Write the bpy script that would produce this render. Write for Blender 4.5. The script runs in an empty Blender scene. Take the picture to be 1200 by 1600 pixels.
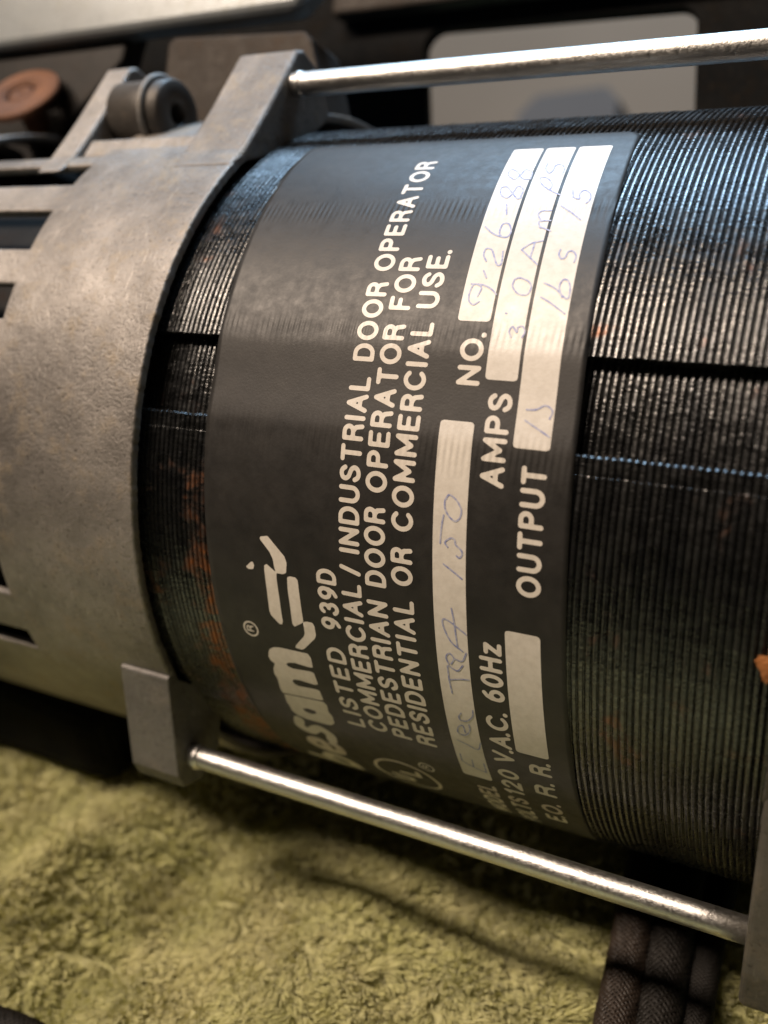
import bpy, bmesh, math, random
import numpy as np
from mathutils import Matrix, Vector
random.seed(7); rng = np.random.default_rng(11)
C = bpy.context.scene.collection
S = 0.001                                   # everything below is in millimetres
PHI = math.radians(25)                      # the motor is rolled 25 degrees about its own axis
cP, sP = math.cos(PHI), math.sin(PHI)

# ---------------------------------------------------------------- camera, light, exposure
sc = bpy.context.scene
cam = bpy.data.cameras.new('camera'); co = bpy.data.objects.new('camera', cam); C.objects.link(co); sc.camera = co
Rm = Matrix(((0.88380656, -0.13309795, 0.4485208), (0.45294329, 0.00332918, -0.89153311), (0.11716802, 0.9910973, 0.06322818)))
RX = Matrix(((1, 0, 0), (0, cP, sP), (0, -sP, cP)))
co.matrix_world = Matrix.Translation(RX @ Vector((49.784, -110.513, 0)) * S) @ (RX @ Rm).to_4x4()
cam.sensor_fit = 'VERTICAL'; cam.sensor_height = 24; cam.sensor_width = 18; cam.lens = 21.75
cam.clip_start = 0.002; cam.clip_end = 20
cam.dof.use_dof = True; cam.dof.focus_distance = 0.081; cam.dof.aperture_fstop = 13

w = bpy.data.worlds.new('World'); sc.world = w; w.use_nodes = True
bg = w.node_tree.nodes['Background']; bg.inputs[0].default_value = (1.0, 0.84, 0.68, 1); bg.inputs[1].default_value = 0.014
sc.view_settings.view_transform = 'Standard'; sc.view_settings.look = 'None'
sc.view_settings.exposure = 0; sc.view_settings.gamma = 1

def lamp(name, pos, target, size, power, col, sy=None):
    l = bpy.data.lights.new(name, 'AREA'); l.shape = 'RECTANGLE'; l.size = size * S; l.size_y = (sy or size) * S
    l.energy = power; l.color = col
    o = bpy.data.objects.new(name, l); C.objects.link(o); o.location = Vector(pos) * S
    z = (Vector(pos) - Vector(target)).normalized(); x = Vector((1, 0, 0)); y = z.cross(x).normalized(); x = y.cross(z)   # long side along the motor
    o.rotation_euler = Matrix((x, y, z)).transposed().to_euler()
def fitp(s, y, z): return RX @ Vector((s, y, z))
a = math.radians(43)
lamp('warm_room_lamp', fitp(-200, -520 * math.cos(a), 520 * math.sin(a)), fitp(15, -35, 0), 400, 5.2, (1.0, 0.80, 0.63), 60)
a = math.radians(94)
lamp('cool_window_light', fitp(-60, -700 * math.cos(a), 700 * math.sin(a)), fitp(20, -20, 30), 420, 6.5, (0.50, 0.74, 1.0), 200)
LOGO = [[(-9.1, 1.04), (-8.93, 1.86), (-10.62, 3.6), (-11.21, 3.78), (-12.18, 3.63), (-12.37, 3.26), (-12.37, 2.55), (-11.92, 2.42), (-11.06, 2.32), (-10.41, 2.02), (-9.33, 1.03)], [(-11.87, 1.29), (-11.71, 1.54), (-12.27, 2.38), (-12.37, 2.55), (-12.86, 2.49), (-14.82, 2.53), (-17.5, 2.5), (-17.84, 2.34), (-17.83, 2.07), (-17.05, 1.3), (-16.63, 1.2), (-14.56, 1.27), (-12.28, 1.24)], [(-12.64, 3.76), (-12.51, 4.04), (-12.51, 4.65), (-12.76, 4.85), (-14.37, 4.87), (-16.9, 4.89), (-17.2, 4.71), (-17.75, 3.81), (-17.52, 3.64), (-15.77, 3.7), (-13.78, 3.68)], [(-17.1, 4.91), (-16.95, 5.28), (-16.94, 5.9), (-17.25, 6.06), (-18.22, 6.07), (-18.66, 5.87), (-20.18, 4.41), (-20.36, 4.1), (-20.29, 3.44), (-20.02, 3.54), (-18.72, 4.7), (-18.32, 4.87), (-17.59, 4.91)], [(-12.35, -0.85), (-11.82, -0.29), (-11.73, -0.04), (-12.08, 0.05), (-12.43, -0.09), (-12.51, -0.56)], [(-21.81, -0.05), (-21.35, 0.16), (-20.97, 0.73), (-20.83, 1.42), (-20.76, 4.65), (-21.21, 4.91), (-22.36, 4.86), (-22.44, 4.44), (-22.31, 2.82), (-22.48, 2.03), (-22.79, 1.67), (-23.11, 1.87), (-23.26, 2.39), (-23.05, 4.47), (-23.16, 4.81), (-24.59, 4.9), (-24.76, 4.49), (-24.62, 2.77), (-24.72, 2.08), (-25.04, 1.76), (-25.5, 1.95), (-25.66, 2.47), (-25.47, 4.39), (-25.56, 4.83), (-26.82, 4.9), (-26.97, 4.52), (-27.37, 0.02), (-26.93, -0.13), (-25.23, 0.02), (-24.61, -0.17), (-23.91, -0.06), (-23.11, 0.36), (-22.84, -0.04), (-22.36, -0.2)], [(-27.65, 0.08), (-27.51, 0.94), (-27.21, 4.82), (-27.61, 5.08), (-28.68, 4.94), (-29.38, 5.2), (-30.54, 5.07), (-31.11, 4.55), (-31.25, 3.93), (-31.25, 1.6), (-30.96, 0.53), (-30.27, 0.09), (-29.43, 0.09), (-28.94, -0.03)], [(-29.38, 1.67), (-29.07, 2.36), (-29.18, 3.28), (-29.56, 3.34), (-29.97, 2.63), (-29.84, 1.9)]]
PEN = {'date': [[(13.67, 20.44), (13.35, 19.95), (13.8, 19.46), (14.73, 19.43), (15.34, 19.7), (15.01, 20.36), (14.16, 20.19)], [(15.33, 19.38), (15.27, 20.43), (14.87, 21.3), (14.38, 21.79)], [(15.97, 20.6), (16.67, 20.21)], [(17.66, 20.22), (18.31, 19.84), (18.97, 19.92), (18.88, 20.43), (18.13, 20.84), (17.31, 21.26), (17.41, 21.63), (18.7, 21.5)], [(21.47, 19.24), (20.64, 20.17), (20.24, 21.39), (20.84, 21.73), (21.76, 21.35), (21.77, 20.79), (20.84, 20.69), (20.34, 20.97)], [(22.94, 20.83), (24.19, 20.52)], [(24.98, 21.54), (26.2, 21.57), (26.74, 20.94), (25.73, 20.7), (25.13, 20.36), (25.52, 19.68), (26.54, 19.42), (26.65, 19.97), (25.73, 20.7), (24.99, 21.3), (25.1, 21.68)], [(27.76, 21.84), (28.88, 21.72), (29.36, 21.02), (28.51, 20.74), (27.83, 20.33), (28.57, 19.54), (29.45, 19.56), (29.11, 20.24), (27.93, 21.05), (27.77, 21.67)]], 'amps': [[(10.58, 23.79), (11.08, 23.55), (11.51, 23.78), (11.03, 24.2), (11.47, 24.24), (11.55, 24.65), (11.07, 24.88), (10.6, 24.72)], [(12.7, 22.96), (12.66, 23.05)], [(15.85, 23.12), (15.17, 23.1), (14.52, 23.69), (14.46, 24.46), (15.13, 24.71), (15.71, 24.37), (16.04, 23.55), (15.85, 23.12)], [(17.37, 24.8), (18.2, 23.87), (18.9, 23.11)], [(18.9, 23.11), (19.57, 23.82), (19.86, 24.79)], [(18.08, 24.05), (19.57, 24.13)], [(20.93, 25.22), (21.19, 24.71), (21.43, 24.14)], [(21.33, 24.26), (22.05, 23.98), (22.14, 24.97)], [(22.05, 24.21), (22.9, 23.71), (23.33, 24.01), (23.36, 24.78)], [(25.35, 25.12), (26.24, 23.82), (27.17, 22.96), (27.98, 22.76), (27.81, 23.45), (26.87, 24.07), (26.11, 24.01)], [(30.31, 22.85), (29.46, 22.86), (28.65, 23.33), (29.0, 23.62), (29.88, 23.69), (30.07, 24.14), (29.35, 24.62), (28.38, 24.64)]], 'lbs': [[(14.26, 25.69), (13.8, 26.51), (12.83, 27.92)], [(15.58, 25.75), (15.11, 26.73), (14.17, 27.84), (14.82, 28.02), (15.72, 27.79), (15.96, 27.31), (15.28, 27.06), (14.31, 27.45)], [(18.93, 26.49), (18.47, 26.43), (17.99, 26.73), (18.17, 27.05), (18.71, 27.17), (18.75, 27.6), (18.25, 27.92), (17.65, 27.85)], [(23.96, 25.5), (23.07, 26.61), (22.22, 27.53)], [(26.04, 26.1), (25.03, 26.34)], [(25.03, 26.34), (24.78, 26.91), (25.48, 26.83), (25.95, 27.16), (25.45, 27.75), (24.69, 27.87), (24.24, 27.63)]], 'one': [[(3.87, 25.88), (3.23, 27.08), (2.73, 28.02)], [(4.74, 25.89), (4.81, 26.67), (5.2, 27.41), (4.81, 28.01), (4.16, 27.86)]], 'model': [[(-31.04, 19.05), (-31.73, 20.14), (-32.1, 21.36)], [(-31.04, 19.05), (-29.75, 19.1)], [(-31.68, 20.12), (-30.35, 20.2)], [(-32.05, 21.34), (-30.51, 21.36)], [(-27.58, 19.24), (-27.9, 20.15), (-28.29, 21.17), (-27.12, 21.61)], [(-26.11, 20.28), (-25.19, 20.16), (-25.6, 19.66), (-26.39, 19.53), (-26.51, 20.21), (-25.69, 20.78), (-24.84, 20.82)], [(-23.56, 20.23), (-24.11, 19.94), (-24.51, 20.09), (-24.42, 20.71), (-23.65, 21.32), (-22.84, 21.46)], [(-18.3, 19.55), (-20.01, 19.57), (-21.29, 19.68)], [(-19.8, 19.63), (-19.49, 20.63), (-19.34, 21.48)], [(-18.27, 19.67), (-18.62, 20.47), (-17.93, 21.03)], [(-18.08, 19.69), (-17.39, 19.5), (-16.94, 19.87), (-17.39, 20.25), (-18.01, 19.94)], [(-17.39, 20.25), (-17.47, 21.02), (-16.56, 21.46)], [(-16.46, 21.14), (-15.66, 20.05), (-14.09, 19.41), (-13.62, 19.68), (-14.15, 20.71), (-14.73, 21.57)], [(-12.51, 20.3), (-13.7, 20.49), (-16.04, 20.68)]], 'number': [[(-8.67, 19.66), (-9.22, 20.59), (-9.69, 21.32)], [(-7.15, 20.02), (-6.78, 19.76), (-6.37, 20.25), (-6.43, 20.62), (-6.86, 20.75), (-7.25, 21.25), (-7.64, 21.31), (-7.91, 21.07), (-7.78, 20.83)], [(-6.91, 19.33), (-5.57, 19.42), (-4.53, 19.57)], [(-3.09, 19.74), (-2.78, 20.03), (-3.15, 20.66), (-3.87, 21.13), (-4.55, 21.04), (-4.89, 20.63), (-4.57, 20.06), (-3.95, 19.67), (-3.33, 19.64), (-3.09, 19.74)], [(-3.11, 19.73), (-3.15, 19.76)]]}

# ---------------------------------------------------------------- helpers
def W(P):
    """motor frame (s along the axis, y depth, z) in mm -> world metres"""
    P = np.asarray(P, float)
    return np.stack([P[..., 0], P[..., 1] * cP + P[..., 2] * sP, -P[..., 1] * sP + P[..., 2] * cP], -1) * S
def tag(o, label=None, cat=None, group=None, kind=None):
    if label: o['label'] = label
    if cat: o['category'] = cat
    if group: o['group'] = group
    if kind: o['kind'] = kind
    return o
def obj(name, V, F, mat, parent=None, smooth=False, origin=None, uv=None, world=True):
    """V are world metres; the object origin is put at `origin` (world metres)"""
    V = np.asarray(V, float)
    og = np.array(origin if origin is not None else V.mean(0))
    me = bpy.data.meshes.new(name)
    me.from_pydata((V - og).tolist(), [], [tuple(f) for f in F])
    if smooth: me.polygons.foreach_set('use_smooth', [True] * len(me.polygons))
    if uv is not None:
        L = me.uv_layers.new(name='UVMap'); idx = np.zeros(len(me.loops), int); me.loops.foreach_get('vertex_index', idx)
        L.data.foreach_set('uv', np.asarray(uv)[idx].ravel())
    me.materials.append(mat); me.update()
    o = bpy.data.objects.new(name, me); C.objects.link(o)
    if parent:
        o.parent = parent; o.location = Vector(og) - world_loc(parent)
    else: o.location = og
    return o
def world_loc(o):
    v = Vector((0, 0, 0))
    while o: v += o.location; o = o.parent
    return v
def empty(name, loc, parent=None):
    o = bpy.data.objects.new(name, None); C.objects.link(o); o.empty_display_size = 0.01
    if parent: o.parent = parent; o.location = Vector(loc) - world_loc(parent)
    else: o.location = loc
    return o
def bevel(o, wdt, seg=2, ang=35):
    m = o.modifiers.new('bevel', 'BEVEL'); m.width = wdt * S; m.segments = seg; m.limit_method = 'ANGLE'; m.angle_limit = math.radians(ang)
    return o
def prism(poly, s0, s1):
    """polygon in the (y, z) plane of the motor frame, extruded along the axis"""
    n = len(poly); V = [(s, y, z) for s in (s0, s1) for y, z in poly]
    F = [list(range(n))[::-1], [n + i for i in range(n)]] + [(i, (i + 1) % n, n + (i + 1) % n, n + i) for i in range(n)]
    return V, F
def prism_y(poly, y0, y1):
    """polygon in the (s, z) plane extruded in depth"""
    n = len(poly); V = [(s, y, z) for y in (y0, y1) for s, z in poly]
    F = [list(range(n)), [n + i for i in range(n)][::-1]] + [(i, n + i, n + (i + 1) % n, (i + 1) % n) for i in range(n)]
    return V, F
def fixn(o):
    bm = bmesh.new(); bm.from_mesh(o.data); bmesh.ops.recalc_face_normals(bm, faces=bm.faces); bm.to_mesh(o.data); bm.free(); return o
def tube(P, r, n=16, cap=True):
    """tube along points P (world-agnostic units); r scalar or per point"""
    P = np.asarray(P, float); r = np.broadcast_to(r, len(P)); T = np.gradient(P, axis=0); T /= np.linalg.norm(T, axis=1)[:, None]
    up = np.array([0.13, 0.31, 0.94]); V = []; F = []
    for i in range(len(P)):
        a = np.cross(up, T[i]); a /= np.linalg.norm(a); b = np.cross(T[i], a)
        for j in range(n):
            t = 2 * math.pi * j / n; V.append(P[i] + r[i] * (math.cos(t) * a + math.sin(t) * b))
    for i in range(len(P) - 1):
        for j in range(n): F.append((i * n + j, i * n + (j + 1) % n, (i + 1) * n + (j + 1) % n, (i + 1) * n + j))
    if cap: F.append(tuple(range(n))[::-1]); F.append(tuple((len(P) - 1) * n + j for j in range(n)))
    return np.array(V), F
def spline(pts, k=8):
    pts = [np.array(p, float) for p in pts]
    if len(pts) < 3: return [pts[0] + (pts[-1] - pts[0]) * t for t in np.linspace(0, 1, 3)]
    out = []; Q = [2 * pts[0] - pts[1]] + pts + [2 * pts[-1] - pts[-2]]
    for i in range(1, len(Q) - 2):
        a, b, c, d = Q[i - 1:i + 3]
        for t in np.linspace(0, 1, k, endpoint=False):
            out.append(.5 * ((2 * b) + (c - a) * t + (2 * a - 5 * b + 4 * c - d) * t * t + (3 * b - a - 3 * c + d) * t ** 3))
    out.append(pts[-1]); return out

# ---------------------------------------------------------------- materials
def mat(name): 
    m = bpy.data.materials.new(name); m.use_nodes = True; nt = m.node_tree
    return m, nt, nt.nodes['Principled BSDF']
def N(nt, typ, **kw):
    n = nt.nodes.new(typ)
    for k_, v in kw.items():
        if k_.startswith('i_'): n.inputs[int(k_[2:]) if k_[2:].isdigit() else k_[2:]].default_value = v
        else: setattr(n, k_, v)
    return n
def pos_mm(nt, scale=(1, 1, 1)):
    g = N(nt, 'ShaderNodeNewGeometry'); v = N(nt, 'ShaderNodeVectorMath', operation='MULTIPLY'); v.inputs[1].default_value = [1000 * c for c in scale]
    nt.links.new(g.outputs['Position'], v.inputs[0]); return v.outputs[0]
def noise(nt, vec, scale, detail=4, rough=.55, dist=0):
    n = N(nt, 'ShaderNodeTexNoise'); n.inputs['Scale'].default_value = scale; n.inputs['Detail'].default_value = detail
    n.inputs['Roughness'].default_value = rough; n.inputs['Distortion'].default_value = dist; nt.links.new(vec, n.inputs['Vector']); return n.outputs['Fac']
def ramp(nt, fac, stops, interp='LINEAR'):
    r = N(nt, 'ShaderNodeValToRGB'); r.color_ramp.interpolation = interp; e = r.color_ramp.elements
    while len(e) < len(stops): e.new(.5)
    for i, (p, c) in enumerate(stops):
        e[i].position = p; e[i].color = (c, c, c, 1) if not hasattr(c, '__len__') else (*c, 1)
    nt.links.new(fac, r.inputs[0]); return r.outputs[0]
def mix(nt, fac, a, b):
    m = N(nt, 'ShaderNodeMix', data_type='RGBA')
    for s_, v in ((m.inputs[0], fac), (m.inputs[6], a), (m.inputs[7], b)):
        if hasattr(v, 'is_output') or isinstance(v, bpy.types.NodeSocket): nt.links.new(v, s_)
        else: s_.default_value = v if not hasattr(v, '__len__') else (*v, 1)
    return m.outputs[2]
def math_(nt, op, a, b=None, clamp=False):
    m = N(nt, 'ShaderNodeMath', operation=op, use_clamp=clamp)
    for s_, v in ((m.inputs[0], a), (m.inputs[1], b)):
        if v is None: continue
        if isinstance(v, bpy.types.NodeSocket): nt.links.new(v, s_)
        else: s_.default_value = v
    return m.outputs[0]
def bump(nt, b, h, dist, strength=1.0, prev=None):
    n = N(nt, 'ShaderNodeBump'); n.inputs['Strength'].default_value = strength; n.inputs['Distance'].default_value = dist * S
    nt.links.new(h, n.inputs['Height'])
    if prev is not None: nt.links.new(prev, n.inputs['Normal'])
    if b is not None: nt.links.new(n.outputs[0], b.inputs['Normal'])
    return n.outputs[0]

def m_cast(name, c0, c1, c2, metal=.75, r0=.38, r1=.62, bs=.12, spec=.5):
    m, nt, b = mat(name); v = pos_mm(nt)
    big = noise(nt, v, .09, 5, .6, .2); fine = noise(nt, v, 1.3, 6, .65); mid = noise(nt, v, .30, 8, .72, .15)
    col = mix(nt, ramp(nt, big, [(.35, 0), (.62, 1)]), c0, c1)
    col = mix(nt, ramp(nt, mid, [(.52, 0), (.72, .8)]), col, c2)
    col = mix(nt, ramp(nt, fine, [(.55, 0), (.75, .35)]), col, (.05, .04, .03))
    scr = noise(nt, pos_mm(nt, (2.2, .35, .35)), 1.6, 3, .6); pit = noise(nt, v, 2.4, 2, .5)
    col = mix(nt, ramp(nt, scr, [(.60, 0), (.70, .30)]), col, tuple(min(1, c_ * 1.7) for c_ in c0))
    col = mix(nt, ramp(nt, pit, [(.62, 0), (.70, .55)]), col, tuple(c_ * .35 for c_ in c1))
    nt.links.new(col, b.inputs['Base Color']); b.inputs['Metallic'].default_value = metal; b.inputs['Specular IOR Level'].default_value = spec
    nt.links.new(ramp(nt, mid, [(.3, r0), (.7, r1)]), b.inputs['Roughness'])
    n1 = bump(nt, None, fine, bs * .55, .55); n2 = bump(nt, None, noise(nt, v, 5, 4, .7), bs * .35, .6, n1); n2 = bump(nt, None, pit, -bs * .8, .5, n2)
    bump(nt, b, mid, bs * 2.2, .55, n2)
    return m
M = {}
M['cast'] = m_cast('cast_aluminium', (.285, .268, .25), (.165, .155, .145), (.30, .25, .18), .6, .42, .66, .16)
M['cast_grey'] = m_cast('cast_grey', (.20, .195, .185), (.15, .145, .14), (.23, .21, .18), .6, .5, .7, .16)
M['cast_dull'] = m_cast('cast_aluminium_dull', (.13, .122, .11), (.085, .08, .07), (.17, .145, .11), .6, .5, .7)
M['cast_brown'] = m_cast('cast_brown', (.032, .026, .021), (.02, .016, .013), (.06, .042, .03), .5, .5, .75)

# stator steel: dark blued laminations with rust, each ring a little different
m, nt, b = mat('lamination_steel'); v = pos_mm(nt)
oi = N(nt, 'ShaderNodeObjectInfo')
r1 = noise(nt, v, .16, 6, .65, .5); sp = noise(nt, v, 2.6, 3, .6); sp2 = noise(nt, pos_mm(nt, (.6, .8, .8)), .9, 4, .6, .3)
base = mix(nt, ramp(nt, oi.outputs['Random'], [(0, 0), (1, 1)]), (.085, .089, .094), (.13, .132, .132))
gx_ = N(nt, 'ShaderNodeSeparateXYZ'); nt.links.new(v, gx_.inputs[0])
low = ramp(nt, math_(nt, 'DIVIDE', gx_.outputs[2], 100), [(.15, 1), (.19, .1)])          # below the slot on the left the varnish has rusted through
edge = ramp(nt, math_(nt, 'ADD', math_(nt, 'DIVIDE', gx_.outputs[0], 20), 1), [(.30, .02), (.56, .07), (.66, .17), (.74, .24), (.82, .10), (.92, 0)])
rust = math_(nt, 'MULTIPLY', ramp(nt, math_(nt, 'ADD', r1, math_(nt, 'MULTIPLY', low, edge)), [(.60, 0), (.74, 1)]), ramp(nt, sp2, [(.40, 0), (.60, 1)]))
vr_ = noise(nt, pos_mm(nt, (.8, 1.6, 1.6)), 1.7, 4, .7, .4)
base = mix(nt, ramp(nt, vr_, [(.42, 0), (.62, .5)]), base, (.035, .034, .033))
col = mix(nt, rust, base, (.22, .075, .02))
nt.links.new(col, b.inputs['Base Color'])
nt.links.new(math_(nt, 'SUBTRACT', .95, math_(nt, 'MULTIPLY', rust, .7)), b.inputs['Metallic'])
nt.links.new(ramp(nt, sp2, [(.3, .18), (.7, .38)]), b.inputs['Roughness'])
d = N(nt, 'ShaderNodeMapping'); nt.links.new(v, d.inputs[0]); d.inputs['Rotation'].default_value = (0, .6, .5); d.inputs['Scale'].default_value = (1, 3.2, 3.2)
n1 = bump(nt, None, noise(nt, d.outputs[0], .9, 3, .6), .11, .6)
bump(nt, b, sp, .04, .4, n1); M['steel'] = m
M['steel_dark'] = m_cast('dark_steel', (.010, .010, .010), (.006, .006, .006), (.02, .012, .008), .1, .6, .8, .06, .15)

# zinc plated rod
m, nt, b = mat('zinc_plate'); v = pos_mm(nt)
s1 = noise(nt, v, 3.2, 4, .7); s2 = noise(nt, pos_mm(nt, (.12, 1, 1)), 1.0, 5, .6)
nt.links.new(mix(nt, ramp(nt, s2, [(.4, 0), (.65, 1)]), (.68, .68, .66), (.48, .475, .46)), b.inputs['Base Color'])
b.inputs['Metallic'].default_value = 1; nt.links.new(ramp(nt, s1, [(.3, .27), (.7, .50)]), b.inputs['Roughness'])
bump(nt, b, s1, .09, .6); M['zinc'] = m

# black label film; bare ridges telegraph through near the slot edges (uv.y = mm along the text / 100)
def label_bump(nt, b, fine=.012, sp=5.0):
    v = pos_mm(nt); tc = N(nt, 'ShaderNodeTexCoord'); sx = N(nt, 'ShaderNodeSeparateXYZ'); nt.links.new(tc.outputs['UV'], sx.inputs[0])
    u = sx.outputs[1]
    def band(c, wd): 
        dd = math_(nt, 'ABSOLUTE', math_(nt, 'SUBTRACT', u, c / 100)); return math_(nt, 'SUBTRACT', 1, math_(nt, 'DIVIDE', dd, wd / 100), True)
    bands = math_(nt, 'ADD', band(10.6, 1.8), math_(nt, 'ADD', band(.6, 2.4), math_(nt, 'MULTIPLY', band(23.6, 1.7), 1.2)))
    gx = N(nt, 'ShaderNodeSeparateXYZ'); nt.links.new(v, gx.inputs[0])
    wv = math_(nt, 'SINE', math_(nt, 'MULTIPLY', gx.outputs[0], 2 * math.pi / .575))
    patch = ramp(nt, noise(nt, pos_mm(nt, (1, .4, .4)), .25, 3), [(.35, .25), (.6, 1)])
    h = math_(nt, 'MULTIPLY', math_(nt, 'MULTIPLY', wv, bands), patch)
    n0 = bump(nt, None, h, .022, 1)
    n1 = bump(nt, None, noise(nt, v, sp, 3, .6), fine, .8, n0)
    bump(nt, b, noise(nt, v, .5, 3), .06, .35, n1)
m, nt, b = mat('black_label_film'); v = pos_mm(nt)
nt.links.new(mix(nt, ramp(nt, noise(nt, v, .3, 5, .6), [(.35, 0), (.7, 1)]), (.014, .0135, .013), (.023, .0215, .020)), b.inputs['Base Color'])
nt.links.new(ramp(nt, noise(nt, v, .8, 5, .7), [(.3, .42), (.7, .58)]), b.inputs['Roughness']); b.inputs['Specular IOR Level'].default_value = .42
label_bump(nt, b); M['film'] = m
def m_print(name, c0, c1):
    m, nt, b = mat(name); v = pos_mm(nt)
    nt.links.new(mix(nt, ramp(nt, noise(nt, v, 1.2, 5, .7), [(.4, 0), (.7, 1)]), c0, c1), b.inputs['Base Color'])
    nt.links.new(ramp(nt, noise(nt, v, .8, 5, .7), [(.3, .34), (.7, .5)]), b.inputs['Roughness'])
    label_bump(nt, b); return m
M['print'] = m_print('silver_print', (.66, .62, .56), (.57, .53, .47))
M['field'] = m_print('pale_writing_field', (.64, .61, .56), (.55, .52, .47))
m, nt, b = mat('blue_ballpoint'); v = pos_mm(nt)
nt.links.new(mix(nt, ramp(nt, noise(nt, v, 3, 3), [(.35, 0), (.62, 1)]), (.20, .23, .44), (.43, .44, .53)), b.inputs['Base Color']); b.inputs['Roughness'].default_value = .5
M['pen'] = m
M['chassis'] = m_cast('black_chassis', (.004, .005, .006), (.007, .007, .007), (.012, .009, .006), .0, .6, .8, .05, .05)
M['plate_grey'] = m_cast('grey_plate', (.016, .015, .015), (.01, .01, .01), (.03, .022, .016), .6, .4, .6, .05)
M['rust'] = m_cast('rusty_washer', (.17, .075, .038), (.09, .04, .022), (.25, .11, .05), .1, .7, .9, .2)
M['rubber'] = m_cast('grey_bushing', (.055, .05, .045), (.035, .033, .03), (.08, .065, .05), .3, .4, .6, .03)
M['satin'] = m_cast('satin_aluminium', (.22, .245, .26), (.20, .22, .23), (.19, .20, .18), .35, .3, .42, .02)
m, nt, b = mat('beige_wall'); v = pos_mm(nt)
nt.links.new(mix(nt, noise(nt, v, .01, 3), (.22, .175, .13), (.17, .135, .10)), b.inputs['Base Color']); b.inputs['Roughness'].default_value = .9; M['wall'] = m
m, nt, b = mat('grey_blue_paint'); v = pos_mm(nt); nt.links.new(mix(nt, noise(nt, v, .02, 3), (.09, .09, .095), (.12, .12, .12)), b.inputs['Base Color']); b.inputs['Roughness'].default_value = .85; b.inputs['Specular IOR Level'].default_value = .1; M['grey_blue'] = m

# ---------------------------------------------------------------- motor
R = 40.0; KS = math.radians
def cyl(s, th, r): return np.stack([np.broadcast_to(s, np.shape(th)).astype(float), -np.broadcast_to(r, np.shape(th)) * np.cos(th), np.broadcast_to(r, np.shape(th)) * np.sin(th)], -1)
motor = tag(empty('electric_motor', W([15, 0, -42.5])), 'black laminated electric motor with a black printed nameplate, lying on the green towel', 'motor')
AX = W([0, 0, 0])

# --- laminations: one ring mesh shared by all of them (four slots round the ring, two small steps below each)
def ring_radius(deg):
    d_ = (deg + 360) % 90                     # slots repeat every 90 degrees
    if 2.4 < d_ < 13.5: return R - 1.35
    if 2.3 < d_ < 2.4: return R - .16
    if abs(d_ - .1) < .01: return R - .06
    return R
ths = []
for q in range(4):
    q0 = 90 * q
    ths += [q0 + x for x in (0, .1, 1.2, 2.1, 2.38, 2.42, 5, 8, 11, 13.48, 13.52, 16)] + [q0 + x for x in np.arange(18.5, 90, 2.5)]
ths = np.array(ths); rr = np.array([ring_radius(t) for t in ths]); nth = len(ths)
def make_ring(name, seed):
    r_ = np.random.default_rng(seed); rj = rr + r_.normal(0, .018, nth)
    prof = [(-.275, None), (-.27, -.21), (-.215, -.18), (-.17, -.05), (-.08, -.004), (.08, -.004), (.17, -.05), (.215, -.18), (.27, -.21), (.275, None)]
    V = []
    for s_, dr in prof:
        radius = np.full(nth, 35.0) if dr is None else rj + dr
        V.append(cyl(s_, np.radians(ths), radius))
    V = W(np.concatenate(V)); F = []
    for k_ in range(len(prof) - 1):
        for j in range(nth):
            F.append((k_ * nth + j, (k_ + 1) * nth + j, (k_ + 1) * nth + (j + 1) % nth, k_ * nth + (j + 1) % nth))
    me = bpy.data.meshes.new(name); me.from_pydata(V.tolist(), [], F); me.materials.append(M['steel'])
    return me
rings = [make_ring('lamination', 40 + i) for i in range(5)]
PITCH = .575; mloc = world_loc(motor)
s_ = -15.2; k_ = 0
while s_ < 47.6:
    o = bpy.data.objects.new('lamination', rings[k_ % 5]); C.objects.link(o); o.parent = motor
    o.location = Vector((s_ * S, 0, 0)) - mloc
    j = random.gauss(0, .0004); o.scale = (1, 1 + j, 1 + j); o.rotation_euler = (random.gauss(0, .0004), 0, 0)
    s_ += PITCH; k_ += 1

# --- nameplate
KSK = -1.9825
def gw(u): return -np.where(u < 4, 5.2e-4, 3e-4) * (u - 4) ** 2
def rl(u):                                      # the film bridges the slot as a shallow dip
    d_ = np.degrees(u / 40); x = np.clip((d_ - 2.4) / 11.1, 0, 1)
    return 40.10 - .22 * np.sin(np.pi * x) ** 1.15
def lab(u, w_, lift=0.0):
    u = np.asarray(u, float); w_ = np.asarray(w_, float); th = u / 40
    return W(cyl(w_ + gw(u) + KSK * th, th, rl(u) + lift))
def uvs(u, w_): return np.stack([np.asarray(w_) / 100, np.asarray(u) / 100], -1)
def patch(name, u0, u1, w0, w1, r, lift, mt, parent, du=.5, dw=.6, rr4=None):
    """rounded rectangle wrapped on the barrel (columns follow the rounded ends)"""
    us = np.unique(np.concatenate([np.linspace(u0, u0 + r, 7), np.linspace(u1 - r, u1, 7), np.arange(u0 + r, u1 - r, du)]))
    nw = max(4, int((w1 - w0) / dw)); V = []; UV = []
    for u in us:
        e = 0
        if u < u0 + r: e = r - math.sqrt(max(0, r * r - (u0 + r - u) ** 2))
        if u > u1 - r: e = r - math.sqrt(max(0, r * r - (u - u1 + r) ** 2))
        ws = np.linspace(w0 + e, w1 - e, nw + 1); V.append(lab(np.full(nw + 1, u), ws, lift)); UV.append(uvs(np.full(nw + 1, u), ws))
    V = np.concatenate(V); UV = np.concatenate(UV); n = nw + 1
    F = [(i * n + j, i * n + j + 1, (i + 1) * n + j + 1, (i + 1) * n + j) for i in range(len(us) - 1) for j in range(nw)]
    return obj(name, V, F, mt, parent, True, uv=UV)
plate = patch('nameplate', -52, 36.7, -5.3, 30.25, 1.6, 0, M['film'], motor, .4, .5)
m_ = plate.modifiers.new('solid', 'SOLIDIFY'); m_.thickness = .09 * S; m_.offset = -1

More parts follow.
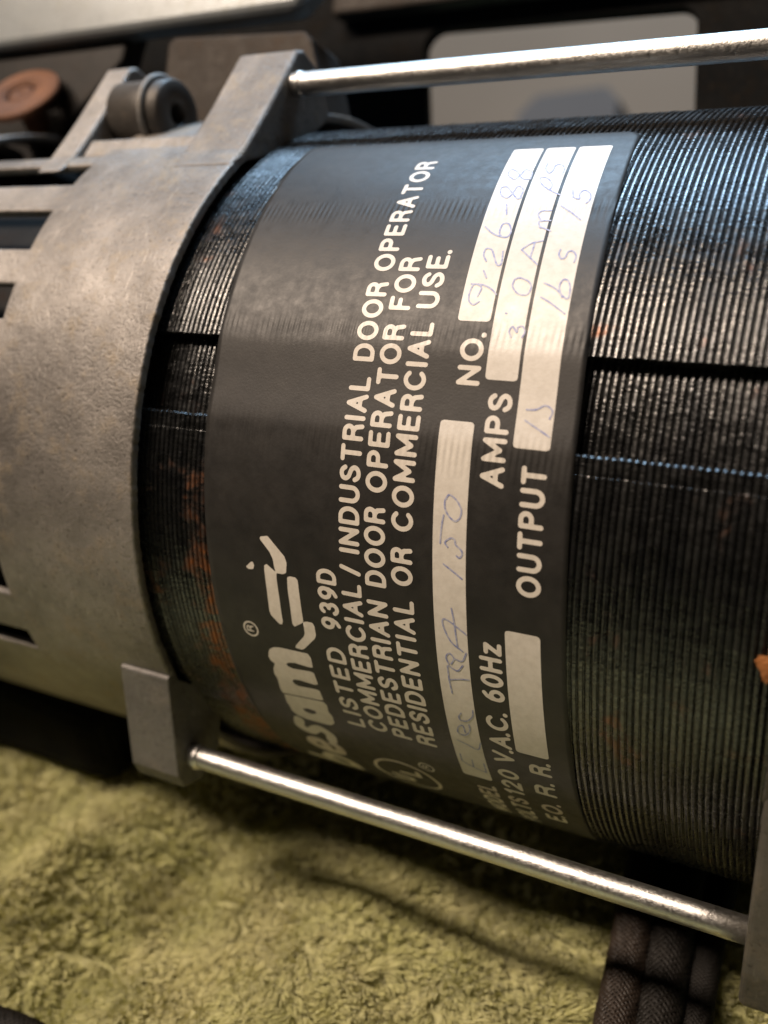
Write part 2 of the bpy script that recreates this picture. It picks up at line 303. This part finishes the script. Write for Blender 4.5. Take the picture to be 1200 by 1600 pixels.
# signed distance -> filled outline (marching squares), then wrapped on the barrel
def sd_seg(X, Y, a, b_):
    ax, ay = a; bx, by = b_; dx, dy = bx - ax, by - ay; t = np.clip(((X - ax) * dx + (Y - ay) * dy) / max(1e-9, dx * dx + dy * dy), 0, 1)
    return np.hypot(X - ax - t * dx, Y - ay - t * dy)
def sd_poly(X, Y, P):
    d_ = np.full(X.shape, 1e9); ins = np.zeros(X.shape, bool)
    for i in range(len(P)):
        a, b_ = P[i], P[(i + 1) % len(P)]; d_ = np.minimum(d_, sd_seg(X, Y, a, b_))
        c_ = ((a[1] > Y) != (b_[1] > Y)); 
        with np.errstate(divide='ignore', invalid='ignore'): xx = (b_[0] - a[0]) * (Y - a[1]) / (b_[1] - a[1]) + a[0]
        ins ^= c_ & (X < xx)
    return np.where(ins, -d_, d_)
def fill(name, strokes, polys, holes, mt, parent, lift, res=.11, rnd=.0):
    """strokes: list of (points, radius); polys/holes: point lists, all as (u, w)"""
    allp = [p for st, r in strokes for p in st] + [p for P in polys for p in P]; allp = np.array(allp)
    pad = max([r for _, r in strokes] + [.3]) + 2 * res; x0, y0 = allp.min(0) - pad; x1, y1 = allp.max(0) + pad
    xs = np.arange(x0, x1 + res, res); ys = np.arange(y0, y1 + res, res); X, Y = np.meshgrid(xs, ys, indexing='ij'); D = np.full(X.shape, 1e3)
    for st, r in strokes:
        for a, b_ in zip(st[:-1], st[1:]):
            i0 = max(0, int((min(a[0], b_[0]) - r - 2 * res - x0) / res)); i1 = int((max(a[0], b_[0]) + r + 2 * res - x0) / res) + 2
            j0 = max(0, int((min(a[1], b_[1]) - r - 2 * res - y0) / res)); j1 = int((max(a[1], b_[1]) + r + 2 * res - y0) / res) + 2
            sl = (slice(i0, i1), slice(j0, j1)); D[sl] = np.minimum(D[sl], sd_seg(X[sl], Y[sl], a, b_) - r)
    for P in polys: D = np.minimum(D, sd_poly(X, Y, P) - rnd)
    for P in holes: D = np.maximum(D, -sd_poly(X, Y, P))
    I = D < 0; V = []; F = []; vid = {}
    def vert(key, p):
        if key not in vid: vid[key] = len(V); V.append(p)
        return vid[key]
    cnt = I[:-1, :-1].astype(int) + I[1:, :-1] + I[1:, 1:] + I[:-1, 1:]
    for i, j in zip(*np.nonzero(cnt)):
        cs = [(i, j), (i + 1, j), (i + 1, j + 1), (i, j + 1)]
        f = []
        for q in range(4):
            a, b_ = cs[q], cs[(q + 1) % 4]
            if I[a]: f.append(vert(a, (xs[a[0]], ys[a[1]])))
            if I[a] != I[b_]:
                t = D[a] / (D[a] - D[b_]); kk = (min(a, b_), max(a, b_))
                f.append(vert(kk, (xs[a[0]] + t * (xs[b_[0]] - xs[a[0]]), ys[a[1]] + t * (ys[b_[1]] - ys[a[1]]))))
        if len(f) > 2: F.append(f[::-1])
    P = np.array(V); return obj(name, lab(P[:, 0], P[:, 1], lift), F, mt, parent, True, uv=uvs(P[:, 0], P[:, 1]))

def arc(cx, cy, rx, ry, a0, a1, n=14): return [(cx + rx * math.cos(KS(a)), cy + ry * math.sin(KS(a))) for a in np.linspace(a0, a1, n)]
SQ = spline([(.62, .80), (.50, .95), (.31, 1), (.10, .92), (.04, .74), (.16, .58), (.34, .51), (.54, .42), (.64, .25), (.54, .07), (.32, 0), (.12, .05), (0, .22)], 4)
SQ = [tuple(p) for p in SQ]
GL = {
 'A': (.74, [[(0, 0), (.37, 1), (.74, 0)], [(.14, .33), (.60, .33)]]), 'C': (.80, [arc(.43, .5, .43, .5, 42, 318, 20)]),
 'D': (.72, [[(0, 0), (0, 1), (.32, 1)] + arc(.32, .5, .40, .5, 90, -90) + [(0, 0)]]), 'E': (.58, [[(.58, 1), (0, 1), (0, 0), (.58, 0)], [(0, .52), (.50, .52)]]),
 'F': (.55, [[(.55, 1), (0, 1), (0, 0)], [(0, .52), (.46, .52)]]), 'H': (.70, [[(0, 0), (0, 1)], [(.7, 0), (.7, 1)], [(0, .52), (.7, .52)]]),
 'I': (.0, [[(0, 0), (0, 1)]]), 'L': (.52, [[(0, 1), (0, 0), (.52, 0)]]), 'M': (.86, [[(0, 0), (0, 1), (.43, .22), (.86, 1), (.86, 0)]]),
 'N': (.70, [[(0, 0), (0, 1), (.7, 0), (.7, 1)]]), 'O': (.86, [arc(.43, .5, .43, .5, 0, 360, 26)]),
 'P': (.62, [[(0, 0), (0, 1), (.36, 1)] + arc(.36, .74, .26, .26, 90, -90, 9) + [(0, .48)]]),
 'R': (.64, [[(0, 0), (0, 1), (.36, 1)] + arc(.36, .75, .26, .25, 90, -90, 9) + [(0, .50)], [(.36, .5), (.58, .36), (.64, 0)]]),
 'S': (.64, [SQ]), 'T': (.66, [[(0, 1), (.66, 1)], [(.33, 1), (.33, 0)]]), 'U': (.70, [[(0, 1), (0, .35)] + arc(.35, .35, .35, .35, 180, 360) + [(.7, 1)]]),
 'V': (.72, [[(0, 1), (.36, 0), (.72, 1)]]), 'z': (.52, [[(.02, .72), (.50, .72), (0, 0), (.52, 0)]]), '/': (.30, [[(0, -.02), (.30, 1.02)]]), '.': (.0, [[(0, -.02), (.001, -.02)]]),
 '0': (.62, [arc(.31, .5, .31, .5, 0, 360, 22)]), '1': (.22, [[(0, .80), (.2, 1), (.2, 0)]]),
 '2': (.60, [arc(.30, .70, .29, .30, 165, -35, 12) + [(0, 0), (.60, 0)]]),
 '3': (.60, [arc(.29, .75, .26, .25, 155, -80, 10) + arc(.30, .27, .30, .27, 80, -160, 12)]),
 '6': (.60, [arc(.30, .31, .30, .31, 0, 360, 18), [(.0, .31), (.03, .62), (.17, .86), (.40, 1)]]),
 '9': (.60, [arc(.30, .69, .30, .31, 0, 360, 18), [(.6, .69), (.57, .38), (.43, .14), (.20, 0)]])}
def word(txt, u0, u1, wb, h=2.1, r=.205):
    """text between u0 and u1 (outer extents) with its baseline (outer) at w = wb"""
    H = h - 2 * r; ws = [GL[c][0] for c in txt]; gap = [.43 if '.' not in txt[i:i + 2] else .30 for i in range(len(txt) - 1)]
    tot = sum(ws) + sum(gap); kx = (u1 - u0 - 2 * r) / max(tot, 1e-6); x = 0; out = []
    if tot < .05: kx = 1
    for i, c in enumerate(txt):
        for st in GL[c][1]: out.append(([(u0 + r + (x + px) * kx, wb - r - py * H) for px, py in st], r * (1.12 if c == '.' else 1)))
        x += ws[i] + (gap[i] if i < len(gap) else 0)
    return out
LINES = {
 'LISTED 939D': [('LISTED', -29.8, -19.2, 9.0), ('939D', -17.2, -11.05, 9.05)],
 'COMMERCIAL / INDUSTRIAL DOOR OPERATOR': [('COMMERCIAL', -29.7, -12.0, 11.6), ('/', -11.2, -10.3, 11.6), ('INDUSTRIAL', -9.15, 6.4, 11.6), ('DOOR', 7.75, 15.3, 11.6), ('OPERATOR', 16.45, 31.55, 11.6)],
 'PEDESTRIAN DOOR OPERATOR FOR': [('PEDESTRIAN', -29.8, -13.2, 14.15), ('DOOR', -11.85, -4.7, 14.15), ('OPERATOR', -3.45, 11.25, 14.2), ('FOR', 12.6, 18.0, 14.2)],
 'RESIDENTIAL OR COMMERCIAL USE.': [('RESIDENTIAL', -29.9, -12.6, 16.75), ('OR', -11.3, -7.85, 16.75), ('COMMERCIAL', -6.45, 11.55, 16.8), ('USE.', 12.85, 18.8, 16.8)],
 'NO.': [('NO.', 6.35, 10.85, 21.62)], 'AMPS': [('AMPS', -1.75, 5.9, 24.65)], 'OUTPUT': [('OUTPUT', -10.25, .3, 28.15)],
 'MODEL': [('MODEL', -43.2, -35.0, 21.65)],
 'VOLTS 120 V.A.C. 60Hz': [('VOLTS', -44.2, -36.1, 24.7), ('120', -35.3, -30.5, 24.7), ('V.A.C.', -29.3, -22.3, 24.7), ('60Hz', -21.1, -15.0, 24.7)],
 'E.O. R. R.': [('E.O.', -40.1, -35.1, 28.1), ('R.', -33.5, -30.9, 28.1), ('R.', -29.8, -27.7, 28.1)]}
for txt, ws in LINES.items():
    st = []
    for w_ in ws: st += word(*w_)
    fill('text_line', st, [], [], M['print'], plate, .02)
for u0, u1, w0, w1 in ((11.85, 33.4, 18.83, 21.76), (6.95, 33.4, 22.05, 24.83), (1.6, 33.4, 25.13, 28.2), (-33.7, 3.3, 18.63, 21.65), (-27.0, -13.55, 25.05, 28.1)):
    patch('writing_field', u0, u1, w0, w1, .32, .018, M['field'], plate, .35, .4)
for k_, sts in PEN.items():
    fill('handwriting', [([tuple(q) for q in spline(s1, 5)], .075) for s1 in sts], [], [], M['pen'], plate, .042, .06)
# emblem and word mark traced on the flat label
fill('zigzag_emblem', [], LOGO[:5], [], M['print'], plate, .022, .09, .03)
bo = lambda pts, r=.72: (([tuple(q) for q in spline(pts, 6)]), r)
wm = [bo([(-31.9, .35), (-33.2, .0), (-33.9, 1.0), (-33.1, 1.9), (-32.7, 2.7), (-33.6, 3.55), (-34.9, 3.3)], .62),
      bo([(-38.0, 1.9), (-36.0, 1.6), (-36.2, .3), (-37.4, .1), (-38.2, 1.6), (-38.0, 3.2), (-36.6, 3.5), (-35.9, 3.1)], .60),
      bo([(-42.6, -2.4), (-43.2, 3.4)], .70), bo([(-42.6, 1.2), (-41.2, .2), (-40.0, 1.2), (-40.6, 3.0), (-42.0, 3.5), (-43.0, 3.0)], .62)]
fill('word_mark', wm, LOGO[5:7], [LOGO[7]], M['print'], plate, .022, .10, .04)
def ring(u, w_, r, t): return [([(u + r * math.cos(a), w_ + r * math.sin(a)) for a in np.linspace(0, 2 * math.pi, 40)], t)]
reg = ring(-19.24, -1.83 + .28, .80, .085) + word('R', -19.55, -18.85, -1.2, .85, .07)
fill('registered_mark', reg, [], [], M['print'], plate, .022, .06)
ul = ring(-39.3, 10.85, 3.65, .20) + [([(x * .9 - 39.9 + y * .0, 11.0 - y) for x, y in ((-1.4, 2.0), (-1.4, .6), (-1.1, -.1), (-.4, -.1), (-.1, .6), (-.1, 2.0))], .28)] + [([(-38.6, 10.4), (-38.6, 12.5), (-37.4, 12.5)], .28)]
fill('listing_mark', ul, [], [], M['print'], plate, .022, .10)
fill('registered_mark', ring(-34.9, 14.3, .80, .09) + word('R', -35.2, -34.5, 14.7, .85, .07), [], [], M['print'], plate, .022, .06)

# --- end brackets
def shell(name, s_stations, skip, r, mt, parent, thick, dth=1.0, wob=None):
    th = np.arange(0, 360, dth); V = []; F = []; n = len(th); ns = len(s_stations)
    for s_ in s_stations: V.append(cyl(s_ + (wob(th) if wob and s_ == s_stations[0] else 0), np.radians(th), r))
    for i in range(ns - 1):
        for j in range(n):
            sm = .5 * (s_stations[i] + s_stations[i + 1]); t = (th[j] + dth / 2 + 180) % 360 - 180
            if skip(sm, t): continue
            F.append((i * n + j, i * n + (j + 1) % n, (i + 1) * n + (j + 1) % n, (i + 1) * n + j))
    o = obj(name, W(np.concatenate(V)), F, mt, parent, True)
    m_ = o.modifiers.new('solid', 'SOLIDIFY'); m_.thickness = thick * S; m_.offset = -1; m_.use_even_offset = True
    return fixn(o)
SL = [(38, 43.5), (24.5, 32), (13, 18.5), (1, 6), (-11, -5), (-23, -29.5), (-37, -41)]
def skipL(s_, t): return (-62 < s_ < -33 and 46.5 < t < 100) or -62 < s_ < -33 and any(a_ < t < b_ or b_ < t < a_ for a_, b_ in SL)
rj = rng.normal(0, 1, 720)
wob = lambda th: .042 * np.interp(th, np.arange(0, 360, .5), rj)
stL = [-12.45, -12.8, -14, -16, -19, -22, -26, -30, -33, -38, -44, -50, -56, -62, -70]
eb = shell('end_bracket', stL, skipL, 42.0, M['cast'], motor, 1.0, .5, wob); bevel(eb, .22, 2, 50)
th = np.radians(np.arange(0, 360, 4)); n = len(th)
V = np.concatenate([cyl(s_, th, r) for s_, r in ((-70, 34.0), (-20, 34.0), (-16, 33.5), (-16, 20))])
rot = obj('winding_housing', W(V), [(i * n + j, i * n + (j + 1) % n, (i + 1) * n + (j + 1) % n, (i + 1) * n + j) for i in range(3) for j in range(n)], M['steel_dark'], motor, True)
def ear(poly, s0, s1, mt=M['cast'], name='bolt_ear', bw=.5):
    V, F = prism(poly, s0, s1); return bevel(fixn(obj(name, W(V), F, mt, motor)), bw, 3)
UE = [(-31.6, 27.8), (-29.6, 30.2), (-27.9, 32.9), (-26.0, 36.1), (-24.3, 39.2), (-21.9, 43.6), (-20.6, 44.3), (-17.6, 43.6), (-15.5, 41.6), (-13.5, 39.0), (-20, 33)]
LE = [(-32.9, -26.2), (-33.1, -26.6), (-29.5, -38.2), (-28.2, -39.7), (-25.0, -39.4), (-22.5, -36.5), (-23, -30)]
ear(UE, -20.6, -12.35); ear(UE, -41.0, -37.0); ear(LE, -19.0, -12.35, M['cast_grey'], bw=.14)
V, F = prism([(-28.3, 30.6), (-27.0, 33.0), (-14, 33.4), (-14, 30)], -37.2, -20.4); bevel(fixn(obj('bolt_ledge', W(V), F, M['cast'], motor)), .3)
V, F = prism_y([(-41, 38), (-41, 51.5), (-40, 52.3), (-19, 51.2), (-17.8, 50), (-14.3, 40.4), (-15, 34)], -11.5, -4); bevel(fixn(obj('mounting_lug', W(V), F, M['cast_brown'], motor)), .5)
# right bracket
def skipR(s_, t): return False
eb2 = shell('end_bracket', [46.6, 46.85, 48, 52, 58, 66], skipR, 42.0, M['cast_dull'], motor, 1.0, .5, wob); bevel(eb2, .22, 2, 50)
LE2 = [(-36.0, -22.0), (-34.2, -30.5), (-32.0, -37.5), (-30.5, -41.0), (-27.5, -42.0), (-23, -40), (-22, -30)]
ear(LE2, 46.65, 54, M['cast_dull']); ear([(y, -z) for y, z in LE2], 46.65, 54, M['cast_dull'])

# --- through bolts with bushing on the upper one
for ang, rad in ((61.3, 45.4), (-52.7, 45.4)):
    t = KS(ang); y, z = -rad * math.cos(t), rad * math.sin(t)
    root = empty('tie_rod', W([-12, y, z]), motor)
    s_st = [-30, -11.7, -11.45, 20, 47]
    V, F = tube([(s, y, z) for s in np.concatenate([[-13, -12, -11.2], np.linspace(-10, 47.5, 12)])], 1.28 if ang > 0 else 1.19, 28)
    obj('rod', W(V), F, M['zinc'], root, True)
    V, F = tube([(s, y, z) for s in (-12.0, -11.9, -11.55, -11.2, -10.9)], [.9, 1.3, 1.42, 1.38, 1.2], 28)
    obj('collar', W(V), F, M['zinc'], root, True)
t = KS(60.3); y, z = -43.4 * math.cos(t), 43.4 * math.sin(t)
for nm, sa, sb, ro, ri, mt in (('bushing', -36.8, -29.0, 4.0, 1.2, M['rubber']), ('washer', -31.4, -30.8, 4.7, 4.0, M['cast_grey'])):
    a_ = np.linspace(0, 2 * math.pi, 40, endpoint=False); prof = [(sa, ro), (sb - .35, ro), (sb, ro - .3), (sb, ri + .2), (sb - .3, ri), (sa, ri)]
    V = np.concatenate([np.stack([np.full(40, s_), y + r_ * np.cos(a_), z + r_ * np.sin(a_)], -1) for s_, r_ in prof]); n = 40
    F = [(i * n + j, ((i + 1) % 6) * n + j, ((i + 1) % 6) * n + (j + 1) % n, i * n + (j + 1) % n) for i in range(6) for j in range(n)]
    fixn(obj(nm, W(V), F, mt, motor, True))

# --- rust flake on the right edge of the stator
bm = bmesh.new(); bmesh.ops.create_icosphere(bm, subdivisions=4, radius=1)
for v_ in bm.verts:
    n_ = random.gauss(0, .10); f = 1 + .35 * math.sin(5 * v_.co.x + 3 * v_.co.z) + n_
    v_.co = Vector((v_.co.x * .85 * f, v_.co.y * .3, v_.co.z * 1.15 * f))
Vr = np.array([v_.co[:] for v_ in bm.verts]); Fr = [[q.index for q in f.verts] for f in bm.faces]; bm.free()
t = KS(-17); Vr = Vr @ np.array([[1, 0, 0], [0, math.cos(-t), -math.sin(-t)], [0, math.sin(-t), math.cos(-t)]]).T + np.array([46.1, -40.3 * math.cos(t), 40.3 * math.sin(t)])
M['rust_orange'] = m_cast('orange_rust', (.50, .20, .05), (.30, .11, .03), (.60, .32, .12), .0, .7, .9, .3)
obj('rust_scab', W(Vr), Fr, M['rust_orange'], motor, False)

# ---------------------------------------------------------------- door operator frame behind the motor
ch = tag(empty('operator_chassis', W([-20, 30, -30])), 'blurred black metal frame with a rectangular opening behind the motor', 'frame')
def holed(outer, hole, y0, y1):
    """plate with one hole: bridge quads between matching loops"""
    n = len(hole); V = []; F = []
    for y in (y0, y1):
        for P in (outer, hole):
            V += [(s, y, z) for s, z in P]
    for i in range(n):
        j = (i + 1) % n; F += [(i, j, n + j, n + i), (2 * n + i, 3 * n + i, 3 * n + j, 2 * n + j), (n + i, n + j, 3 * n + j, 3 * n + i), (i, 2 * n + i, 2 * n + j, j)]
    return V, F
hole = []
for (cx, cz, a0) in ((17.2, 66.6, 0), (-20.6, 67.3, 90), (-17.0, 46, 180), (19.3, 46, 270)):
    for a_ in np.linspace(a0, a0 + 90, 6): hole.append((cx + 3 * math.cos(KS(a_)), cz + 3 * math.sin(KS(a_))))
outer = []
for (x, z) in hole:
    dx, dz = x - 0, z - 57; k_ = min(150 / max(abs(dx), 1e-6) if dx else 1e9, (60 if dz > 0 else 90) / max(abs(dz), 1e-6)); outer.append((dx * k_, 57 + dz * k_))
V, F = holed(outer, hole, 30, 32.5); bevel(fixn(obj('back_panel', W(V), F, M['chassis'], ch)), .3)
V, F = prism_y([(-150, 54.3), (-22, 54.8), (-14, 62), (-14, 92), (-150, 92)], -10, -6); bevel(fixn(obj('front_rail', W(V), F, M['satin'], ch)), 1.2, 3)
V, F = prism_y([(-40, 72.6), (90, 72.2), (90, 92), (-40, 92)], 26, 29.5)
bevel(fixn(obj('inner_rail', W(V), F, M['cast_brown'], ch)), .6)
V, F = prism_y([(-74, 33.0), (-52.5, 51.5), (-50, 62), (-150, 62), (-150, 20), (-90, 20)], -8, -4); bevel(fixn(obj('side_plate', W(V), F, M['plate_grey'], ch)), .5)
V, F = prism_y([(-150, -50), (-70.5, -50), (-70.5, 40), (-150, 40)], -30, 25); bevel(fixn(obj('gear_housing', W(V), F, M['steel_dark'], ch)), 2)
ft = np.array([(x, y, z) for x in (-86, -38) for y in (-31.5, 10) for z in (-44.5, -26)], float); ft[ft[:, 0] > -50, 2] = np.where(ft[ft[:, 0] > -50, 2] < -30, -44.5, -30)
bevel(fixn(obj('housing_foot_shade', ft * S, [(0, 1, 3, 2), (4, 6, 7, 5), (0, 4, 5, 1), (2, 3, 7, 6), (0, 2, 6, 4), (1, 5, 7, 3)], M['chassis'], ch)), 5, 5)  # dark block for the foot and the shade on the towel; also blocks bounce
# rusty washer resting on a stud of the side plate
nrm = np.array([.10, -.80, .58]); nrm /= np.linalg.norm(nrm); e1 = np.cross(nrm, [1, 0, 0]); e1 /= np.linalg.norm(e1); e2 = np.cross(nrm, e1); c0 = np.array([-67.2, -12.0, 45.8])
def disc(name, ro, ri, h0, h1, mt, par):
    a_ = np.linspace(0, 2 * math.pi, 36, endpoint=False); prof = [(h0, ro), (h1 - .2, ro), (h1, ro - .25), (h1, ri), (h0, ri)]
    V = np.concatenate([c0 + h * nrm + r_ * (np.cos(a_)[:, None] * e1 + np.sin(a_)[:, None] * e2) for h, r_ in prof]); n = 36; L = len(prof)
    return fixn(obj(name, W(V), [(i * n + j, ((i + 1) % L) * n + j, ((i + 1) % L) * n + (j + 1) % n, i * n + (j + 1) % n) for i in range(L) for j in range(n)], mt, par, True))
wsh = disc('rusty_washer', 6.0, 2.3, 0, .9, M['rust'], None); tag(wsh, 'round rust-orange washer at the upper left behind the cast bracket', 'washer')
disc('stud', 1.9, .3, -5, .8, M['rust'], ch)

# ---------------------------------------------------------------- wall behind
V = [(-900, 420, -700), (900, 420, -700), (900, 420, 900), (-900, 420, 900)]
bx_ = tag(fixn(obj('blurred_box', *(lambda V, F: (W(V), F))(*prism_y([(-112, 100), (-66, 100), (-66, 166), (-72, 172), (-104, 170), (-112, 162)], 300, 345)), M['grey_blue'])), 'blurred grey-blue object at the bottom of the opening in the black frame', 'box')  # plain box shape standing for an unidentified blurred object
tag(obj('wall', W(V), [(0, 1, 2, 3)], M['wall']), kind='structure')

# ---------------------------------------------------------------- towel
def h_tow(x, y):
    a_ = x + 34 - .24 * (y + 42); c_ = x + 20 - .15 * (y + 45)          # soft folds running towards the viewer
    h = 4.6 * np.exp(-(a_ / 6.0) ** 2) - 2.4 * np.exp(-(c_ / 4.5) ** 2) + 2.0 * np.exp(-((x - 2 - .3 * (y + 45)) / 7) ** 2)
    h = h + .8 * np.sin(x * .11 + y * .17 + 1) + .6 * np.sin(x * -.16 + y * .21) + .3 * np.sin(x * .43 + y * .22 + 2)
    return -45.0 + h
tw = tag(empty('towel', (0, -.03, -.045)), 'light olive green fluffy towel spread under the motor', 'towel')
m, nt, b = mat('green_towel'); v = pos_mm(nt)
c_ = mix(nt, ramp(nt, noise(nt, v, .12, 4, .6), [(.35, 0), (.65, 1)]), (.57, .57, .25), (.63, .605, .32))
c_ = mix(nt, ramp(nt, noise(nt, v, 1.1, 3, .6), [(.4, 0), (.7, .6)]), c_, (.68, .67, .40))
nt.links.new(c_, b.inputs['Base Color']); b.inputs['Roughness'].default_value = .95; b.inputs['Sheen Weight'].default_value = .35; b.inputs['Sheen Roughness'].default_value = .6
tl = N(nt, 'ShaderNodeBsdfTranslucent'); nt.links.new(c_, tl.inputs[0]); ms = N(nt, 'ShaderNodeMixShader'); ms.inputs[0].default_value = .38
nt.links.new(b.outputs[0], ms.inputs[1]); nt.links.new(tl.outputs[0], ms.inputs[2]); nt.links.new(ms.outputs[0], nt.nodes['Material Output'].inputs[0]); M['towel'] = m
xs = np.arange(-170, 140, 1.5); ys = np.arange(-115, 90, 1.5); X, Y = np.meshgrid(xs, ys, indexing='ij'); Z = h_tow(X, Y); ny = len(ys)
V = np.stack([X, Y, Z], -1).reshape(-1, 3) * S
F = [(i * ny + j, (i + 1) * ny + j, (i + 1) * ny + j + 1, i * ny + j + 1) for i in range(len(xs) - 1) for j in range(ny - 1)]
obj('cloth', V, F, M['towel'], tw, True)
def vnoise(x, y, sc_, seed):
    r_ = np.random.default_rng(seed); G = r_.random((256, 256)); xx = x / sc_ + 300; yy = y / sc_ + 300
    i = np.floor(xx).astype(int); j = np.floor(yy).astype(int); fx = xx - i; fy = yy - j; fx = fx * fx * (3 - 2 * fx); fy = fy * fy * (3 - 2 * fy)
    g_ = lambda a_, b_: G[a_ % 256, b_ % 256]
    return (g_(i, j) * (1 - fx) + g_(i + 1, j) * fx) * (1 - fy) + (g_(i, j + 1) * (1 - fx) + g_(i + 1, j + 1) * fx) * fy
def tufts(step, nb, x0, x1, y0, y1, seed):
    """plush pile: tufts of thin curved fibres, each fibre a narrow three-piece ribbon"""
    r_ = np.random.default_rng(seed); gx, gy = np.meshgrid(np.arange(x0, x1, step), np.arange(y0, y1, step * .87)); gx[1::2] += step / 2
    tx = gx.ravel() + r_.normal(0, .28, gx.size); ty = gy.ravel() + r_.normal(0, .28, gx.size); n = len(tx)
    da = vnoise(tx, ty, 7, 5) * 3.4 + vnoise(tx, ty, 2.4, 6) * 2.4 - 3.4; la = .25 + 1.0 * vnoise(tx, ty, 3.0, 8); hl = .74 + .7 * vnoise(tx, ty, 2.2, 3) + r_.normal(0, .06, n)
    tx, ty, da, la, hl = [np.repeat(q, nb) for q in (tx, ty, da, la, hl)]; N_ = n * nb
    sa = r_.uniform(0, 2 * math.pi, N_); sr = np.sqrt(r_.uniform(0, 1, N_)); L = 2.0 * hl * (1.08 - .38 * sr ** 2) * r_.uniform(.85, 1.12, N_)
    px = tx + .32 * sr * np.cos(sa); py = ty + .32 * sr * np.sin(sa); z0 = h_tow(px, py) - .15
    dx = la * np.cos(da) * .9 + .75 * sr * np.cos(sa) + r_.normal(0, .10, N_); dy = la * np.sin(da) * .9 + .75 * sr * np.sin(sa) + r_.normal(0, .10, N_)
    wa = sa + math.pi / 2 + r_.normal(0, .5, N_); wx, wy = np.cos(wa), np.sin(wa); V = []
    for f, hw in ((0, .075), (.4, .095), (.78, .08), (1.0, .03)):
        cx = px + dx * L * .62 * f ** 1.6; cy = py + dy * L * .62 * f ** 1.6; cz = z0 + L * (f - .22 * f * f * (1 + la))
        for sg in (-1, 1): V.append(np.stack([cx + sg * hw * wx, cy + sg * hw * wy, cz], -1))
    V = np.stack(V, 1).reshape(-1, 3)
    q_ = np.array([(2 * k_, 2 * k_ + 1, 2 * k_ + 3, 2 * k_ + 2) for k_ in range(3)])
    F = (np.arange(N_)[:, None, None] * 8 + q_[None]).reshape(-1, 4)
    return V * S, F
V, F = tufts(1.3, 40, -68, 60, -74, -4, 1)
me = bpy.data.meshes.new('pile'); me.vertices.add(len(V)); me.vertices.foreach_set('co', V.astype('f').ravel())
me.loops.add(F.size); me.loops.foreach_set('vertex_index', F.astype('i').ravel()); me.polygons.add(len(F))
me.polygons.foreach_set('loop_start', np.arange(0, F.size, 4, dtype='i')); me.polygons.foreach_set('loop_total', np.full(len(F), 4, dtype='i')); me.update(calc_edges=True)
me.polygons.foreach_set('use_smooth', np.ones(len(F), bool)); me.materials.append(M['towel'])
po = bpy.data.objects.new('pile', me); C.objects.link(po); po.parent = tw; po.location = -tw.location; tag(po, kind='stuff')

# ---------------------------------------------------------------- braided cables
m, nt, b = mat('black_braid'); v = pos_mm(nt); nt.links.new(mix(nt, noise(nt, v, .8, 3), (.006, .0055, .005), (.012, .010, .008)), b.inputs['Base Color']); b.inputs['Roughness'].default_value = .6; b.inputs['Specular IOR Level'].default_value = .25; M['braid'] = m
m, nt, b = mat('lit_braid'); v = pos_mm(nt); nt.links.new(mix(nt, noise(nt, v, .8, 3), (.012, .009, .007), (.036, .025, .018)), b.inputs['Base Color']); b.inputs['Roughness'].default_value = .5; b.inputs['Specular IOR Level'].default_value = .35; M['braid_lit'] = m  # black braid again, with the brown of its lit strands put into the colour
def cable(pts, r, label, mt, group=None, nst=20, turns=.10):
    P = np.array(spline(pts, 14)); V, F = tube(P, r, 16)
    og = np.array(pts[0]) * S; root = tag(empty('braided_cable', og), label, 'cable', group)
    obj('core', V * S, F, M['braid'], root, True)
    seg = np.linalg.norm(np.diff(P, axis=0), axis=1); L = np.concatenate([[0], np.cumsum(seg)]); n = int(L[-1] / .35); ll = np.linspace(0, L[-1], n)
    Q = np.stack([np.interp(ll, L, P[:, k_]) for k_ in range(3)], -1); T = np.gradient(Q, axis=0); T /= np.linalg.norm(T, axis=1)[:, None]
    A = np.cross([.13, .31, .94], T); A /= np.linalg.norm(A, axis=1)[:, None]; B = np.cross(T, A); VV = []; FF = []
    for sg in (1, -1):
        for k_ in range(nst):
            ph = 2 * math.pi * k_ / nst + sg * ll * 1.0 / r; rr_ = r + .10 + .08 * np.sin(ph * nst / 2 + ll * 2 * sg + (0 if sg > 0 else math.pi))
            hw = r * math.pi / nst * .62
            for o_, dr in ((-hw / r, 0), (0, .13), (hw / r, 0)):
                VV.append(Q + (rr_ + dr)[:, None] * (np.cos(ph + o_)[:, None] * A + np.sin(ph + o_)[:, None] * B))
            b0 = (len(VV) - 3) * n
            for q in range(2):
                for i in range(n - 1): FF.append((b0 + q * n + i, b0 + q * n + i + 1, b0 + (q + 1) * n + i + 1, b0 + (q + 1) * n + i))
    tag(obj('braid', np.concatenate(VV) * S, FF, mt, root, True), kind='stuff')
cable([(31, 5, -38), (33, -12, -37.8), (34.2, -24, -38.6), (35.6, -38, -39.4), (37.4, -60, -40)], 1.9, 'black braided cable sleeve, coloured lit brown, the left one of those running under the lower rod', M['braid_lit'], 'braided cables under the motor')
cable([(37, 5, -39), (38, -12, -38.8), (38.3, -24, -39.0), (39.3, -38, -40), (41, -60, -41)], 2.2, 'thick black braided cable sleeve beside the lit brown one under the lower rod', M['braid'], 'braided cables under the motor')
cable([(41.5, 5, -40), (42.2, -12, -40), (42.0, -24, -40.4), (42.6, -38, -41), (44, -60, -42)], 1.5, 'thin black braided cable, the right one of those under the lower rod', M['braid'], 'braided cables under the motor')
cable([(-70, -72, -41.5), (-45, -67.6, -41.5), (-26, -65.8, -41.5), (-18, -65.2, -41.5), (-6, -67, -41.5)], 2.0, 'black braided cable crossing the towel in the lower left corner', M['braid'])
